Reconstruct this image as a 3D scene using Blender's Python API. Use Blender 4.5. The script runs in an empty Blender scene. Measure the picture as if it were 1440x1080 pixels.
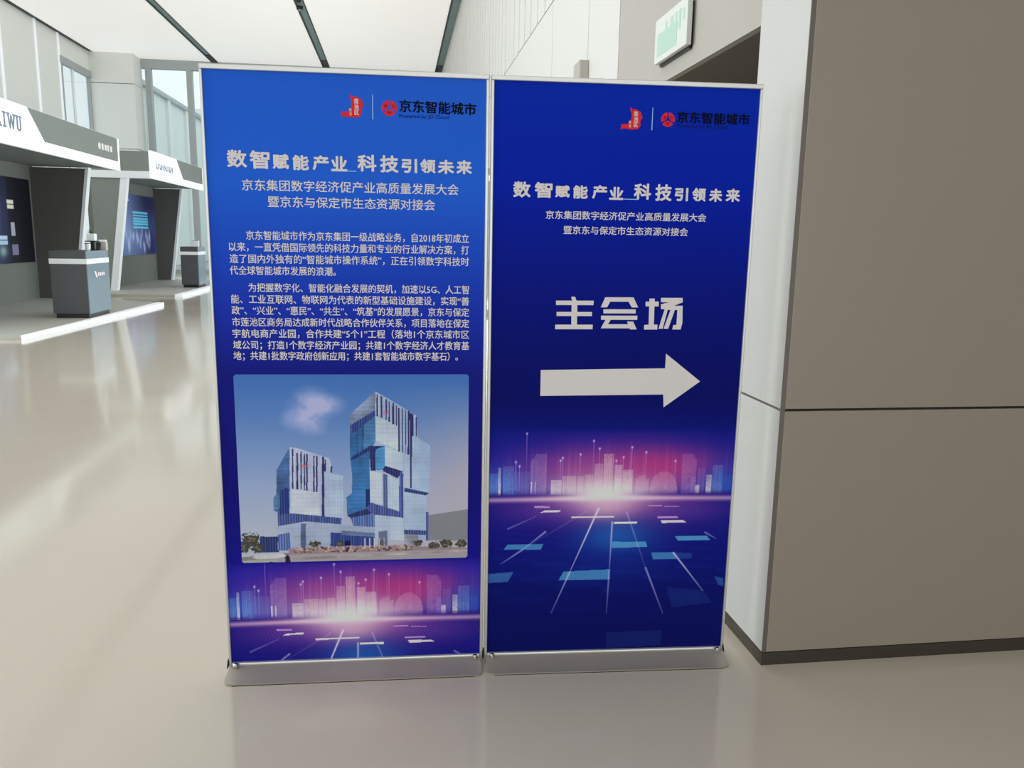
import bpy, math, random
import numpy as np
from mathutils import Vector, Matrix

random.seed(7)
rng = np.random.default_rng(7)
scene = bpy.context.scene
COL = scene.collection

# ------------------------------------------------------------------ camera
cam_data = bpy.data.cameras.new('camera')
cam = bpy.data.objects.new('camera', cam_data)
COL.objects.link(cam)
cam_data.sensor_width = 36.0
cam_data.lens = 1140.29 / 1440 * 36.0
cam_data.clip_end = 300
PITCH, ROLL, YAW, EYE = 0.177, 0.0175, 0.1419, 1.3883
fwd = Vector((math.sin(YAW) * math.cos(PITCH), math.cos(YAW) * math.cos(PITCH), -math.sin(PITCH)))
rgt = Vector((math.cos(YAW), -math.sin(YAW), 0))
upv = rgt.cross(fwd)
R2 = rgt * math.cos(ROLL) + upv * math.sin(ROLL)
U2 = -rgt * math.sin(ROLL) + upv * math.cos(ROLL)
cam.matrix_world = Matrix(((R2.x, U2.x, -fwd.x, 0), (R2.y, U2.y, -fwd.y, 0), (R2.z, U2.z, -fwd.z, EYE), (0, 0, 0, 1)))
scene.camera = cam

# ------------------------------------------------------------------ sky, added fill lights, exposure
world = bpy.data.worlds.new('overcast_sky')
scene.world = world
world.use_nodes = True
wn = world.node_tree
wn.nodes['Background'].inputs['Color'].default_value = (0.90, 0.96, 1.0, 1)
wn.nodes['Background'].inputs['Strength'].default_value = 1.15


def area_light(name, loc, rot, sx, sy, power, colour):
    ld = bpy.data.lights.new(name, 'AREA')
    ld.shape = 'RECTANGLE'
    ld.size, ld.size_y, ld.energy, ld.color = sx, sy, power, colour
    o = bpy.data.objects.new(name, ld)
    o.location = loc
    o.rotation_euler = rot
    COL.objects.link(o)
    return o


# fill lights added out of view, behind glazing on the left, right and rear
area_light('added_fill_left', (-10.3, 6.5, 3.6), (0, -math.pi / 2, 0), 6.0, 15.0, 900, (0.97, 1.0, 1.0))
area_light('added_fill_right', (2.2, 17.8, 1.4), (0, math.pi / 2, 0), 2.5, 18.0, 680, (0.95, 0.98, 1.0))
area_light('added_fill_rear', (-0.5, -6.6, 2.0), (math.pi / 2, 0, 0), 10.9, 3.7, 205, (1.0, 0.94, 0.89))
scene.view_settings.view_transform = 'Standard'
scene.view_settings.look = 'None'
scene.view_settings.gamma = 1.0
scene.view_settings.exposure = 0.0
scene.view_settings.use_curve_mapping = False


# ------------------------------------------------------------------ helpers
def s2l(c):
    return tuple(((x / 255) / 12.92 if x / 255 <= 0.04045 else ((x / 255 + 0.055) / 1.055) ** 2.4) for x in c)


def mat(name, rgb, rough=0.5, metal=0.0, spec=0.5, noise=0.0, nscale=8.0, bump=0.0, stretch=None, coat=0.0):
    m = bpy.data.materials.new(name)
    m.use_nodes = True
    nt = m.node_tree
    b = nt.nodes['Principled BSDF']
    col = s2l(rgb)
    b.inputs['Base Color'].default_value = (*col, 1)
    b.inputs['Roughness'].default_value = rough
    b.inputs['Metallic'].default_value = metal
    b.inputs['Specular IOR Level'].default_value = spec
    b.inputs['Coat Weight'].default_value = coat
    tc = nt.nodes.new('ShaderNodeTexCoord')
    mp = nt.nodes.new('ShaderNodeMapping')
    nt.links.new(tc.outputs['Object'], mp.inputs['Vector'])
    if stretch:
        mp.inputs['Scale'].default_value = stretch
    nz = nt.nodes.new('ShaderNodeTexNoise')
    nz.inputs['Scale'].default_value = nscale
    nz.inputs['Detail'].default_value = 4
    nt.links.new(mp.outputs['Vector'], nz.inputs['Vector'])
    mx = nt.nodes.new('ShaderNodeMix')
    mx.data_type = 'RGBA'
    k = noise if noise else 0.02
    mx.inputs['A'].default_value = (*[c * (1 - k) for c in col], 1)
    mx.inputs['B'].default_value = (*[min(1, c * (1 + k)) for c in col], 1)
    nt.links.new(nz.outputs['Fac'], mx.inputs['Factor'])
    nt.links.new(mx.outputs['Result'], b.inputs['Base Color'])
    if bump:
        bp = nt.nodes.new('ShaderNodeBump')
        bp.inputs['Strength'].default_value = bump
        bp.inputs['Distance'].default_value = 0.01
        nt.links.new(nz.outputs['Fac'], bp.inputs['Height'])
        nt.links.new(bp.outputs['Normal'], b.inputs['Normal'])
    return m


def glass_mat(name, tint, refl=0.12):
    m = bpy.data.materials.new(name)
    m.use_nodes = True
    nt = m.node_tree
    nt.nodes.clear()
    out = nt.nodes.new('ShaderNodeOutputMaterial')
    tr = nt.nodes.new('ShaderNodeBsdfTransparent')
    tr.inputs['Color'].default_value = (*tint, 1)
    gl = nt.nodes.new('ShaderNodeBsdfGlossy')
    gl.inputs['Roughness'].default_value = 0.02
    mix = nt.nodes.new('ShaderNodeMixShader')
    lw = nt.nodes.new('ShaderNodeLayerWeight')
    lw.inputs['Blend'].default_value = refl
    pw = nt.nodes.new('ShaderNodeMath')
    pw.operation = 'POWER'
    pw.inputs[1].default_value = 3.0
    ml = nt.nodes.new('ShaderNodeMath')
    ml.operation = 'MULTIPLY_ADD'
    ml.inputs[1].default_value = 0.5
    ml.inputs[2].default_value = 0.04
    lw.inputs['Blend'].default_value = 0.5
    nt.links.new(lw.outputs['Facing'], pw.inputs[0])
    nt.links.new(pw.outputs[0], ml.inputs[0])
    nt.links.new(ml.outputs[0], mix.inputs['Fac'])
    nt.links.new(tr.outputs[0], mix.inputs[1])
    nt.links.new(gl.outputs[0], mix.inputs[2])
    nt.links.new(mix.outputs[0], out.inputs['Surface'])
    return m


def attr_mat(name, rough=0.4, spec=0.35):
    m = bpy.data.materials.new(name)
    m.use_nodes = True
    nt = m.node_tree
    b = nt.nodes['Principled BSDF']
    a = nt.nodes.new('ShaderNodeVertexColor')
    a.layer_name = 'print'
    nt.links.new(a.outputs['Color'], b.inputs['Base Color'])
    b.inputs['Roughness'].default_value = rough
    b.inputs['Specular IOR Level'].default_value = spec
    return m


class MB:
    """collects simple solids given in world (or local) coordinates"""

    def __init__(self):
        self.v, self.f = [], []

    def box(self, x0, x1, y0, y1, z0, z1):
        n = len(self.v)
        self.v += [(x0, y0, z0), (x1, y0, z0), (x1, y1, z0), (x0, y1, z0), (x0, y0, z1), (x1, y0, z1), (x1, y1, z1), (x0, y1, z1)]
        for q in ((3, 2, 1, 0), (4, 5, 6, 7), (0, 1, 5, 4), (1, 2, 6, 5), (2, 3, 7, 6), (3, 0, 4, 7)):
            self.f.append(tuple(n + i for i in q))
        return self

    def prism(self, pts, vec):
        """closed polygon of 3D points pushed along vec"""
        n, k = len(self.v), len(pts)
        vec = Vector(vec)
        self.v += [tuple(p) for p in pts] + [tuple(Vector(p) + vec) for p in pts]
        self.f.append(tuple(n + i for i in reversed(range(k))))
        self.f.append(tuple(n + k + i for i in range(k)))
        for i in range(k):
            j = (i + 1) % k
            self.f.append((n + i, n + j, n + k + j, n + k + i))
        return self

    def lathe(self, c, prof, seg=16, axis='z'):
        n = len(self.v)
        for r, h in prof:
            for i in range(seg):
                a = 2 * math.pi * i / seg
                p = (r * math.cos(a), r * math.sin(a), h)
                if axis == 'y':
                    p = (p[0], p[2], p[1])
                self.v.append((c[0] + p[0], c[1] + p[1], c[2] + p[2]))
        m = len(prof)
        for j in range(m - 1):
            for i in range(seg):
                k = (i + 1) % seg
                self.f.append((n + j * seg + i, n + j * seg + k, n + (j + 1) * seg + k, n + (j + 1) * seg + i))
        self.f.append(tuple(n + i for i in reversed(range(seg))))
        self.f.append(tuple(n + (m - 1) * seg + i for i in range(seg)))
        return self


ORIGIN = {}


def obj(name, mb, material, parent=None, bevel=0.0, smooth=False, label=None, loc=None, kind=None):
    """one mesh object; coordinates of mb are in the frame of the scene, or of the parent's origin when it has one"""
    me = bpy.data.meshes.new(name)
    off = Vector((0, 0, 0))
    if parent is not None:
        off = ORIGIN.get(parent.name, Vector((0, 0, 0)))
    l = Vector(loc) if loc else Vector((0, 0, 0))
    me.from_pydata([tuple(Vector(p) - off - l) for p in mb.v], [], mb.f)
    me.update()
    import bmesh as _b
    bm = _b.new()
    bm.from_mesh(me)
    _b.ops.recalc_face_normals(bm, faces=bm.faces)
    bm.to_mesh(me)
    bm.free()
    me.materials.append(material)
    if smooth:
        for p in me.polygons:
            p.use_smooth = True
    o = bpy.data.objects.new(name, me)
    COL.objects.link(o)
    o.location = l
    if parent is not None:
        o.parent = parent
        ORIGIN[o.name] = off + l
    else:
        ORIGIN[o.name] = l
    if bevel:
        bv = o.modifiers.new('bevel', 'BEVEL')
        bv.width = bevel
        bv.segments = 2
        bv.limit_method = 'ANGLE'
    if label:
        o['label'] = label
    if kind:
        o['kind'] = kind
    return o


def struct(name, mb, material, label=None, **kw):
    return obj(name, mb, material, kind='structure', label=label, **kw)


def tag(o, label, cat, group=None):
    o['label'] = label
    o['category'] = cat
    if group:
        o['group'] = group
    return o


def thing(name, label, cat, loc=(0, 0, 0), rotz=0.0, group=None):
    o = bpy.data.objects.new(name, None)
    o.empty_display_size = 0.1
    COL.objects.link(o)
    o.location = loc
    o.rotation_euler = (0, 0, rotz)
    tag(o, label, cat, group)
    ORIGIN[o.name] = Vector(loc) if rotz == 0 else Vector((0, 0, 0))
    return o


FONT_CACHE = {}


def text_points(txt, offset, res=2, font=None):
    key = (txt, offset, res)
    if key in FONT_CACHE:
        return FONT_CACHE[key]
    cu = bpy.data.curves.new('lettering_source', 'FONT')
    cu.body = txt
    cu.size = 1.0
    cu.offset = offset
    cu.resolution_u = res
    ob = bpy.data.objects.new('lettering_source', cu)
    COL.objects.link(ob)
    dg = bpy.context.evaluated_depsgraph_get()
    dg.update()
    me = bpy.data.meshes.new_from_object(ob.evaluated_get(dg))
    n = len(me.vertices)
    co = np.empty(n * 3)
    me.vertices.foreach_get('co', co)
    faces = [tuple(p.vertices) for p in me.polygons]
    bpy.data.objects.remove(ob)
    bpy.data.curves.remove(cu)
    bpy.data.meshes.remove(me)
    FONT_CACHE[key] = (co.reshape(-1, 3)[:, :2], faces)
    return FONT_CACHE[key]


class Flat:
    """flat print: polygons in the (x, z) plane, millimetres, facing -y"""

    def __init__(self):
        self.v, self.f = [], []

    def text(self, txt, x0, x1, zc, h, slope=0.0, offset=0.0, res=2, glyph_box=False, bold=0.0):
        pts, faces = text_points(txt, offset, res)
        if glyph_box:   # fit this glyph's own box; zc, h are its bottom and top
            lo, hi = pts.min(0), pts.max(0)
            sx = (x1 - x0) / (hi[0] - lo[0])
            sy = (h - zc) / (hi[1] - lo[1])
            P = [(x0 + (p[0] - lo[0]) * sx, zc + (p[1] - lo[1]) * sy) for p in pts]
            if bold:
                n0 = len(pts)
                cx_, cz_ = (x0 + x1) / 2, (zc + h) / 2
                kx, kz = 1 - 2 * bold / (x1 - x0), 1 - 2 * bold / (h - zc)
                base = [(cx_ + (p[0] - cx_) * kx, cz_ + (p[1] - cz_) * kz) for p in P]
                for a_ in range(8):
                    n = len(self.v)
                    dx_, dz_ = bold * math.cos(a_ * math.pi / 4), bold * math.sin(a_ * math.pi / 4)
                    self.v += [(p[0] + dx_, p[1] + dz_, a_ * 0.00004) for p in base]
                    self.f += [tuple(n + i for i in q) for q in faces]
                return self
        else:
            ref, _ = text_points('国', offset, res)
            r0, r1 = ref[:, 1].min(), ref[:, 1].max()
            if txt.isascii():
                r0, r1 = -0.18, 0.72
            sy = h / (r1 - r0)
            a, b = pts[:, 0].min(), pts[:, 0].max()
            sx = (x1 - x0) / (b - a)
            P = [(x0 + (p[0] - a) * sx, zc + (p[1] - (r0 + r1) / 2) * sy + slope * ((p[0] - a) / (b - a) - 0.5)) for p in pts]
        shifts = [(0.0, 0.0)] if not bold else [(-bold, 0.0), (bold, 0.0), (0.0, -bold * 0.7), (0.0, bold * 0.7)]
        for k_, (dx_, dz_) in enumerate(shifts):
            n = len(self.v)
            self.v += [(p[0] + dx_, p[1] + dz_, k_ * 0.00004) for p in P]
            self.f += [tuple(n + i for i in q) for q in faces]
        return self

    def poly(self, pts):
        n = len(self.v)
        self.v += list(pts)
        self.f.append(tuple(range(n, n + len(pts))))
        return self

    def disc(self, cx, cz, r, seg=32, a0=0.0, a1=2 * math.pi, r0=0.0):
        pts = [(cx + r * math.cos(a0 + (a1 - a0) * i / seg), cz + r * math.sin(a0 + (a1 - a0) * i / seg)) for i in range(seg + 1)]
        if r0:
            pts += [(cx + r0 * math.cos(a0 + (a1 - a0) * i / seg), cz + r0 * math.sin(a0 + (a1 - a0) * i / seg)) for i in range(seg, -1, -1)]
        return self.poly(pts)

    def build(self, name, material, parent, y, label=None, kind=None):
        me = bpy.data.meshes.new(name)
        me.from_pydata([(p[0] / 1000, y - (p[2] if len(p) > 2 else 0.0), p[1] / 1000) for p in self.v], [], self.f)
        me.update()
        import bmesh as _b
        bm = _b.new()
        bm.from_mesh(me)
        _b.ops.triangulate(bm, faces=bm.faces)
        for fc in bm.faces:
            if fc.normal.y > 0:
                fc.normal_flip()
        bm.to_mesh(me)
        bm.free()
        me.materials.append(material)
        o = bpy.data.objects.new(name, me)
        COL.objects.link(o)
        o.parent = parent
        if label:
            o['label'] = label
        if kind:
            o['kind'] = kind
        return o

# ------------------------------------------------------------------ materials
M_floor = mat('polished_epoxy_floor', (200, 189, 176), rough=0.16, spec=0.5, noise=0.03, nscale=1.5)
nt = M_floor.node_tree
b = nt.nodes['Principled BSDF']
nzr = nt.nodes.new('ShaderNodeTexNoise'); nzr.inputs['Scale'].default_value = 1.1; nzr.inputs['Detail'].default_value = 3
mr = nt.nodes.new('ShaderNodeMapRange'); mr.inputs['To Min'].default_value = 0.05; mr.inputs['To Max'].default_value = 0.16
tcf = nt.nodes.new('ShaderNodeTexCoord')
nt.links.new(tcf.outputs['Object'], nzr.inputs['Vector'])
nt.links.new(nzr.outputs['Fac'], mr.inputs['Value'])
nt.links.new(mr.outputs['Result'], b.inputs['Roughness'])
nzb = nt.nodes.new('ShaderNodeTexNoise'); nzb.inputs['Scale'].default_value = 2.2; nzb.inputs['Detail'].default_value = 2
bpn = nt.nodes.new('ShaderNodeBump'); bpn.inputs['Strength'].default_value = 0.10; bpn.inputs['Distance'].default_value = 0.012
nt.links.new(tcf.outputs['Object'], nzb.inputs['Vector'])
nt.links.new(nzb.outputs['Fac'], bpn.inputs['Height'])
nt.links.new(bpn.outputs['Normal'], b.inputs['Normal'])

M_ceil = mat('white_glow_ceiling', (236, 233, 230), rough=0.7, noise=0.01)
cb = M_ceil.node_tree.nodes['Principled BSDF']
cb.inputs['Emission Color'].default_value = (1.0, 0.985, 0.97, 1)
cb.inputs['Emission Strength'].default_value = 0.40  # glow added so the ceiling itself lights the hall
M_ceil_plain = mat('white_plaster_ceiling', (228, 226, 222), rough=0.8)
M_soffit = mat('grey_soffit_paint', (150, 148, 144), rough=0.8)
M_panel = mat('grey_wall_panel', (160, 148, 136), rough=0.38, noise=0.015, nscale=1.0)
M_panel_side = M_panel
M_reveal = mat('dark_joint_reveal', (52, 46, 42), rough=0.6)
M_edge = mat('brown_grey_edge_trim', (120, 112, 105), rough=0.4, metal=0.3)
M_skirt = mat('dark_bronze_skirting', (78, 70, 64), rough=0.4, metal=0.4)
M_wall_white = mat('white_ribbed_wall', (226, 224, 221), rough=0.5, noise=0.03, nscale=3.0, stretch=(1, 6, 0.05))
M_panel_lit = mat('wall_panel_lit_side', (208, 205, 203), rough=0.5, spec=0.3)  # same panel as the front, colour lightened where the light falls
M_wall_grey = mat('pale_grey_wall', (186, 180, 174), rough=0.6, spec=0.3)
M_wall_left = mat('pale_left_wall_panel', (236, 237, 232), rough=0.6)
M_white_fin = mat('white_fin', (250, 250, 250), rough=0.4)
M_rear = mat('rear_wall_grey', (150, 146, 140), rough=0.8)
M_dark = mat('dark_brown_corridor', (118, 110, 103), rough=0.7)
M_channel = mat('teal_grey_channel', (120, 142, 142), rough=0.45, noise=0.25, nscale=4.0)
M_channel_dark = mat('dark_channel', (40, 44, 46), rough=0.5, noise=0.2)
M_mullion = mat('grey_aluminium_mullion', (172, 178, 180), rough=0.4, metal=0.2)
M_glass = glass_mat('clear_glass', (0.93, 0.97, 0.97))
M_facade = mat('pale_outdoor_facade', (232, 240, 238), rough=0.6, noise=0.04, nscale=1.0, stretch=(1, 1, 0.1))
M_facade_white = mat('white_outdoor_column', (240, 242, 240), rough=0.6)
M_pave = mat('outdoor_paving', (190, 190, 184), rough=0.8)
M_alu = mat('satin_aluminium', (214, 212, 210), rough=0.32, metal=0.55, noise=0.02, nscale=30)
M_foot = mat('satin_aluminium_foot', (178, 168, 158), rough=0.42, metal=0.35, noise=0.02, nscale=20)
M_screw = mat('bright_screw_steel', (210, 210, 205), rough=0.2, metal=1.0)
M_rubber = mat('black_rubber', (28, 26, 25), rough=0.7)
M_print = attr_mat('laminated_print', rough=0.5, spec=0.04)
M_white_ink = mat('white_ink', (238, 231, 232), rough=0.5, spec=0.05)
M_pale_ink = mat('pale_blue_ink', (170, 210, 250), rough=0.5, spec=0.05)
M_navy_ink = mat('navy_ink', (5, 8, 22), rough=0.5, spec=0.05)
M_navy_small = mat('navy_small_ink', (14, 30, 96), rough=0.5, spec=0.05)
M_red_ink = mat('red_ink', (236, 50, 62), rough=0.5, spec=0.05)
M_booth_white = mat('booth_white_laminate', (240, 243, 247), rough=0.35)
M_glow_white = mat('white_added_glow', (240, 244, 250), rough=0.4)
lb = M_glow_white.node_tree.nodes['Principled BSDF']
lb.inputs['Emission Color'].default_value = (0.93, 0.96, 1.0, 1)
lb.inputs['Emission Strength'].default_value = 0.28  # glow added to brighten booth fascias, platform edges and wall fins
M_booth_grey = mat('booth_grey_laminate', (136, 142, 138), rough=0.8, spec=0.1)
M_booth_dark = mat('booth_charcoal_panel', (98, 96, 94), rough=0.8, spec=0.15)
M_booth_back = mat('booth_back_panel', (114, 116, 112), rough=0.7, spec=0.2)
M_carpet = mat('booth_platform_board', (186, 184, 176), rough=0.5, noise=0.03)
M_counter_dark = mat('counter_charcoal', (78, 78, 84), rough=0.4)
M_counter_blue = mat('counter_blue_grey_glass', (120, 138, 150), rough=0.15, coat=0.1)
M_black = mat('black_plastic', (22, 22, 24), rough=0.4)
M_leaf = mat('plant_leaf_green', (96, 124, 84), rough=0.6, noise=0.2)
M_sign = mat('exit_sign_white', (226, 228, 224), rough=0.4)
M_sign_green = mat('exit_sign_pale_green', (186, 216, 202), rough=0.4)
M_grey_ink = mat('grey_violet_ink', (128, 136, 156), rough=0.4)

# ------------------------------------------------------------------ floor and outdoor ground
struct('floor', MB().box(-9.8, 6.5, -6.0, 30.1, -0.12, 0.0), M_floor)
struct('ground', MB().box(-30, 30, 30.12, 80, -0.3, -0.02), M_pave)

# ------------------------------------------------------------------ hall ceiling: white panels with recessed channels between them
root = struct('ceiling', MB().box(-9.9, 6.6, -6.2, 30.2, 7.40, 7.5), M_soffit)
CH = [(-9.80, -9.66), (-6.16, -5.94), (-2.48, -2.24), (1.36, 1.62)]
edges = [(-9.66, -6.16), (-5.94, -2.48), (-2.24, 1.36)]
Y_LIT = -5.9
for x0, x1 in edges:
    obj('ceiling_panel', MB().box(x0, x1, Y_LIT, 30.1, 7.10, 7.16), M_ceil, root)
for i, (x0, x1) in enumerate(CH):
    m = MB().box(x0, x1, Y_LIT, 30.1, 7.105, 7.14)
    obj('light_channel', m, M_channel_dark if i == 0 else M_channel, root)
    if i:
        m = MB().box(x0 - 0.004, x0 + 0.045, Y_LIT, 30.1, 7.085, 7.14)
        if i < 3:
            m.box(x1 - 0.03, x1 + 0.002, Y_LIT, 30.1, 7.09, 7.14)
        obj('channel_edge', m, M_channel_dark, root)
        obj('channel_end', MB().box(x0 + 0.03, x1 - 0.03, 28.9, 30.0, 7.085, 7.105), M_channel_dark, root)
struct('ceiling_near', MB().box(1.64, 6.5, -6.0, 2.36, 7.10, 7.16), M_ceil_plain)

# spotlight set in the middle channel
t = thing('ceiling_spotlight', 'small black round spotlight set in the teal ceiling channel', 'spotlight', (-2.40, 22.5, 7.1))
obj('housing', MB().lathe((-2.40, 22.5, 7.02), [(0.07, 0), (0.085, 0.04), (0.085, 0.2)], 20), M_black, t)
obj('lens', MB().lathe((-2.40, 22.5, 7.01), [(0.03, 0), (0.05, 0.012)], 16), M_screw, t)
obj('housing', MB().lathe((-2.36, 21.9, 7.04), [(0.05, 0), (0.06, 0.04), (0.06, 0.18)], 20), M_black, t)

# ------------------------------------------------------------------ left wall: panels, fins with added glow, a tall window, unseen added glazing
wl = struct('wall_left', MB().box(-10.0, -9.86, 19.5, 26.75, 0, 7.4).box(-10.0, -9.86, 26.75, 29.3, 6.5, 7.4)
            .box(-10.0, -9.86, 19.3, 19.6, 0, 7.4), M_wall_left)
ys = [19.5, 21.2, 23.05, 25.18, 26.75]
for a, c in zip(ys[:-1], ys[1:]):
    obj('wall_panel', MB().box(-9.86, -9.80, a + 0.05, c - 0.05, 0.0, 7.1), M_wall_left, wl)
    obj('glow_fin', MB().box(-9.86, -9.77, c - 0.045, c + 0.045, 0.0, 7.1), M_glow_white, wl)  # bright slit between panels, built as a strip with added glow
obj('wall_panel', MB().box(-9.86, -9.80, 26.80, 29.2, 6.50, 7.1), M_wall_left, wl)
w2 = struct('window_2', MB().box(-9.88, -9.74, 26.75, 29.2, 6.28, 6.48).box(-9.88, -9.76, 26.80, 26.90, 0.0, 6.28)
            .box(-9.88, -9.78, 29.1, 29.2, 0, 6.28), M_mullion)
obj('pane', MB().box(-9.84, -9.82, 26.90, 27.75, 0, 6.28), M_glass, w2)
obj('pane', MB().box(-9.84, -9.82, 27.85, 29.1, 0, 6.28), M_glass, w2)
obj('mullion', MB().box(-9.86, -9.80, 27.75, 27.85, 0, 6.28), M_white_fin, w2)
m = MB().box(-9.95, -9.8, -1.0, 14.0, 6.6, 7.4).box(-9.95, -9.8, 14.0, 19.5, 0, 7.4).box(-9.95, -9.8, -6.0, -1.0, 0, 7.4).box(-9.95, -9.8, -1.0, 14.0, 0, 0.4)
struct('wall_left_near', m, M_wall_left)
w3 = struct('added_window_3', MB().box(-9.93, -9.82, -1.0, 14.0, 0.4, 0.5).box(-9.93, -9.82, -1.0, 14.0, 6.5, 6.6), M_mullion)  # unseen glazing, added to let in the left fill light
for k in range(9):
    y = -1.0 + k * 15.0 / 8
    obj('mullion', MB().box(-9.93, -9.82, y - 0.04, y + 0.04, 0.5, 6.5), M_mullion, w3)
    if k < 8:
        obj('pane', MB().box(-9.88, -9.86, y + 0.04, y + 15.0 / 8 - 0.04, 0.5, 6.5), M_glass, w3)

# ------------------------------------------------------------------ clad column in the far left corner
c = struct('column', MB().box(-9.86, -8.48, 29.24, 30.1, 0, 7.1), M_reveal)
for z0, z1 in ((0.0, 2.0), (2.02, 4.08), (4.10, 6.14), (6.16, 7.1)):
    obj('cladding_panel', MB().box(-9.85, -8.44, 29.2, 29.24, z0, z1), M_wall_left, c)
    obj('cladding_panel', MB().box(-8.48, -8.44, 29.24, 30.1, z0, z1), M_wall_left, c)

# ------------------------------------------------------------------ glazed end wall
w1 = struct('window_1', MB().box(-8.44, 1.6, 30.0, 30.2, 6.80, 7.10).box(-8.44, 1.6, 30.0, 30.2, 0, 0.12), M_mullion)
mx = [-8.22, -6.90, -5.50, -4.10, -2.70, -1.30, 0.10, 1.45]
for x in mx:
    obj('mullion', MB().box(x - 0.09, x + 0.09, 29.98, 30.2, 0.12, 6.8), M_mullion, w1)
for a, d in zip([-8.44 - 0.09] + mx, mx):
    obj('pane', MB().box(a + 0.09, d - 0.09, 30.08, 30.1, 0.12, 6.8), M_glass, w1)

# outside: a pale wing with a roof edge running away, and a far end
bd = thing('outdoor_building', 'pale glazed wing with a grey roof edge seen outside through the end glazing', 'building', (-9.95, 38.5, 0))
obj('wall', MB().box(-10.3, -9.6, 31.0, 46.0, 0, 6.9), M_facade, bd)
obj('roof_edge', MB().box(-10.4, -9.45, 31.0, 46.0, 6.9, 7.08), M_mullion, bd)
for y in (32.5, 34.6, 37.5, 40.5, 43.8):
    obj('pilaster', MB().box(-9.6, -9.48, y - 0.18, y + 0.18, 0, 6.9), M_facade_white, bd)
b2 = thing('outdoor_block', 'low pale block across the courtyard at the end of the wing', 'building', (-5, 47, 0))
obj('wall', MB().box(-12, 6, 46.1, 50, 0, 7.8), M_facade, b2)
for x in (-9.3, -7.2, -5.1, -3.0, -0.9, 1.2):
    obj('pilaster', MB().box(x - 0.3, x + 0.3, 46.02, 46.1, 0, 7.8), M_facade_white, b2)

# ------------------------------------------------------------------ right wall of the hall
wr = struct('wall_right', MB().box(1.66, 1.9, 6.03, 30.1, 2.6, 7.4).box(1.66, 1.9, 6.03, 8.7, 0, 2.6).box(1.66, 1.9, 27.0, 30.1, 0, 2.6), M_wall_white)
ys = [6.04, 7.04, 8.70, 12.05, 15.0, 18.0, 21.0, 24.0, 27.0, 30.0]
for a, d in zip(ys[:-1], ys[1:]):
    for z0, z1 in ((0.0, 3.78), (3.795, 7.1)):
        if z0 == 0.0 and 8.0 < a < 27.0:
            z0 = 2.6      # left open for the added glazing, hidden by the banners
        o = obj('wall_panel', MB().box(1.60, 1.66, a + 0.006, d - 0.006, z0, z1), M_wall_white, wr)
    if a > 8:
        k = int((d - a) / 0.42)
        for i in range(1, k):
            y = a + (d - a) * i / k
            obj('rib', MB().box(1.590, 1.60, y - 0.02, y + 0.02, 3.8, 7.1), M_wall_white, wr)
w4 = struct('added_window_4', MB().box(1.64, 1.80, 8.7, 27.0, 2.50, 2.60).box(1.64, 1.80, 8.7, 27.0, 0.0, 0.10), M_mullion)  # hidden glazing added in front of the right fill light
for k in range(13):
    y = 8.75 + k * 18.2 / 12
    obj('mullion', MB().box(1.66, 1.78, y - 0.035, y + 0.035, 0.1, 2.5), M_mullion, w4)
    if k < 12:
        obj('pane', MB().box(1.71, 1.73, y + 0.035, y + 18.2 / 12 - 0.035, 0.1, 2.5), M_glass, w4)
m = MB().box(1.60, 1.64, 2.70, 6.03, 2.335, 7.4).box(1.60, 1.9, 5.9, 6.03, 0, 2.335)
struct('wall_right_near', m, M_wall_grey)
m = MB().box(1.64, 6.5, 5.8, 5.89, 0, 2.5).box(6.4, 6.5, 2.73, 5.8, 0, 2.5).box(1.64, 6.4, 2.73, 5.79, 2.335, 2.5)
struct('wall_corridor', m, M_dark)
o = obj('conduit_box', MB().box(1.52, 1.60, 6.98, 7.22, 2.45, 2.87), M_wall_grey, bevel=0.008)
tag(o, 'small pale grey box on the white wall just above the right banner', 'wall box')

# exit sign
t = thing('exit_sign', 'white and pale green exit sign on the grey wall above the right banner', 'sign', (1.585, 4.75, 2.56))
obj('backing', MB().box(1.582, 1.60, 4.49, 5.00, 2.425, 2.67), M_black, t)
obj('face_plate', MB().box(1.553, 1.582, 4.46, 5.02, 2.44, 2.69), M_sign, t, bevel=0.003)
m = MB().box(1.5515, 1.553, 4.62, 4.97, 2.475, 2.60)
obj('green_field', m, M_sign_green, t)
m = MB()
for y0, y1, z0, z1 in ((4.50, 4.53, 2.58, 2.64), (4.56, 4.60, 2.55, 2.65), (4.63, 4.66, 2.60, 2.65), (4.69, 4.74, 2.60, 2.645), (4.80, 4.83, 2.60, 2.64)):
    m.box(1.5518, 1.553, y0, y1, z0, z1)
obj('pictogram', m, M_sign_green, t, kind='stuff')

# ------------------------------------------------------------------ clad block on the right, in front of the corridor
BX, BY, ZJ = 1.1934, 2.3596, 0.8707
w = struct('wall_block', MB().box(BX + 0.022, 6.5, BY + 0.022, 2.72, 0.0, 7.1), M_reveal)
g = 0.004
for z0, z1 in ((0.047, ZJ - g), (ZJ + g, 3.2), (3.208, 7.1)):
    obj('front_panel', MB().box(BX + 0.016, 3.6, BY, BY + 0.022, z0, z1), M_panel, w, bevel=0.0015)
    obj('front_panel', MB().box(3.608, 6.5, BY, BY + 0.022, z0, z1), M_panel, w, bevel=0.0015)
    obj('side_panel', MB().box(BX, BX + 0.022, BY + 0.004, 2.70, z0, z1), M_panel_lit, w, bevel=0.0015)
obj('corner_bead', MB().box(BX + 0.001, BX + 0.016, BY + 0.001, BY + 0.016, 0.047, 7.1), M_edge, w)
struct('baseboard_block', MB().box(BX, 6.5, BY, BY + 0.018, 0, 0.045).box(BX, BX + 0.018, BY + 0.018, 2.70, 0, 0.045), M_skirt)
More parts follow.
